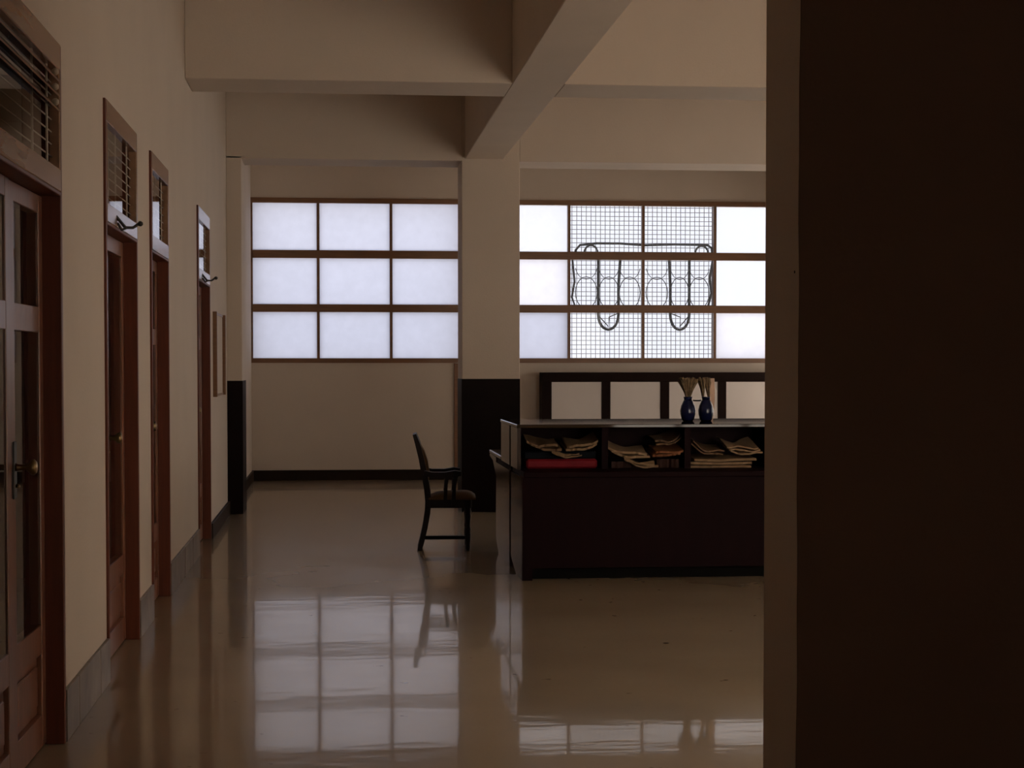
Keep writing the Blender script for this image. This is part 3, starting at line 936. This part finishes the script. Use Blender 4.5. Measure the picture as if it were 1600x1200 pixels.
# seat
obj('seat_rail', boxes((0.70, 1.06, CYN + 0.015, CYN + 0.04, 0.335, 0.405), (0.70, 1.06, CYR - 0.04, CYR - 0.015, 0.335, 0.405),
                       (1.03, 1.06, CYN + 0.04, CYR - 0.04, 0.335, 0.405), (0.70, 0.73, CYN + 0.04, CYR - 0.04, 0.335, 0.405), bev=0.003), CHAIRW, ch)
bm = BM()
nx, ny = 14, 8
T = []
for i in range(nx + 1):
    row = []
    for jj in range(ny + 1):
        u, v = i / nx, jj / ny
        x = 0.725 + 0.365 * u
        yy = CYN + 0.005 + (CYR - CYN - 0.01) * v
        dome = (1 - abs(2 * v - 1) ** 4) * (1 - abs(2 * u - 1.05) ** 5 if abs(2 * u - 1.05) < 1 else 0)
        row.append(bm.verts.new((x, yy, 0.412 + 0.048 * max(0, dome) * (0.7 + 0.3 * u))))
    T.append(row)
Bt = [[bm.verts.new((v.co.x, v.co.y, 0.400)) for v in row] for row in T]
for i in range(nx):
    for jj in range(ny):
        bm.faces.new((T[i][jj], T[i + 1][jj], T[i + 1][jj + 1], T[i][jj + 1])).smooth = True
        bm.faces.new((Bt[i][jj], Bt[i][jj + 1], Bt[i + 1][jj + 1], Bt[i + 1][jj]))
for i in range(nx):
    bm.faces.new((T[i][0], Bt[i][0], Bt[i + 1][0], T[i + 1][0]))
    bm.faces.new((T[i][ny], T[i + 1][ny], Bt[i + 1][ny], Bt[i][ny]))
for jj in range(ny):
    bm.faces.new((T[0][jj], T[0][jj + 1], Bt[0][jj + 1], Bt[0][jj]))
    bm.faces.new((T[nx][jj], Bt[nx][jj], Bt[nx][jj + 1], T[nx][jj + 1]))
tagit(obj('seat_cushion', bm, SEATF, ch), 'olive brown upholstered seat')
# front legs, turned
lp = [(0.014, 0.0), (0.019, 0.012), (0.020, 0.03), (0.016, 0.05), (0.021, 0.075), (0.023, 0.085), (0.023, 0.135), (0.018, 0.15), (0.026, 0.165), (0.020, 0.18), (0.017, 0.20), (0.021, 0.24),
      (0.026, 0.275), (0.020, 0.292), (0.027, 0.305), (0.022, 0.318), (0.024, 0.335)]
for yc in (CYN + 0.03, CYR - 0.03):
    b = lathe(BM(), lp, 1.030, yc, 14)
    box(b, 1.005, 1.055, yc - 0.025, yc + 0.025, 0.335, 0.398, bev=0.003)
    obj('front_leg', b, CHAIRW, ch)
ym = (CYN + CYR) / 2
obj('centre_stretcher', box(BM(), 0.695, 1.015, ym - 0.013, ym + 0.013, 0.070, 0.100, bev=0.004), CHAIRW, ch)
obj('rear_stretcher', box(BM(), 0.672, 0.692, CYN + 0.05, CYR - 0.05, 0.075, 0.10, bev=0.004), CHAIRW, ch)
obj('front_stretcher', box(BM(), 1.018, 1.040, CYN + 0.05, CYR - 0.05, 0.075, 0.10, bev=0.004), CHAIRW, ch)
# arms and arm posts
for ya, yp in ((CYN - 0.02, CYN + 0.005), (CYR - 0.03, CYR - 0.005)):
    obj('arm', sweep(BM(), [(0.690, 0.608), (0.75, 0.594), (0.85, 0.592), (0.93, 0.602), (0.975, 0.603)], [0.020, 0.021, 0.022, 0.025, 0.017], ya, ya + 0.055), CHAIRW, ch)
    obj('arm_post', sweep(BM(), [(0.918, 0.345), (0.920, 0.44), (0.926, 0.52), (0.938, 0.585)], [0.017, 0.015, 0.013, 0.017], yp - 0.006, yp + 0.022), CHAIRW, ch)
    obj('arm_post', sweep(BM(), [(0.852, 0.345), (0.856, 0.44), (0.862, 0.52), (0.870, 0.580)], [0.016, 0.014, 0.012, 0.015], yp - 0.006, yp + 0.022), CHAIRW, ch)
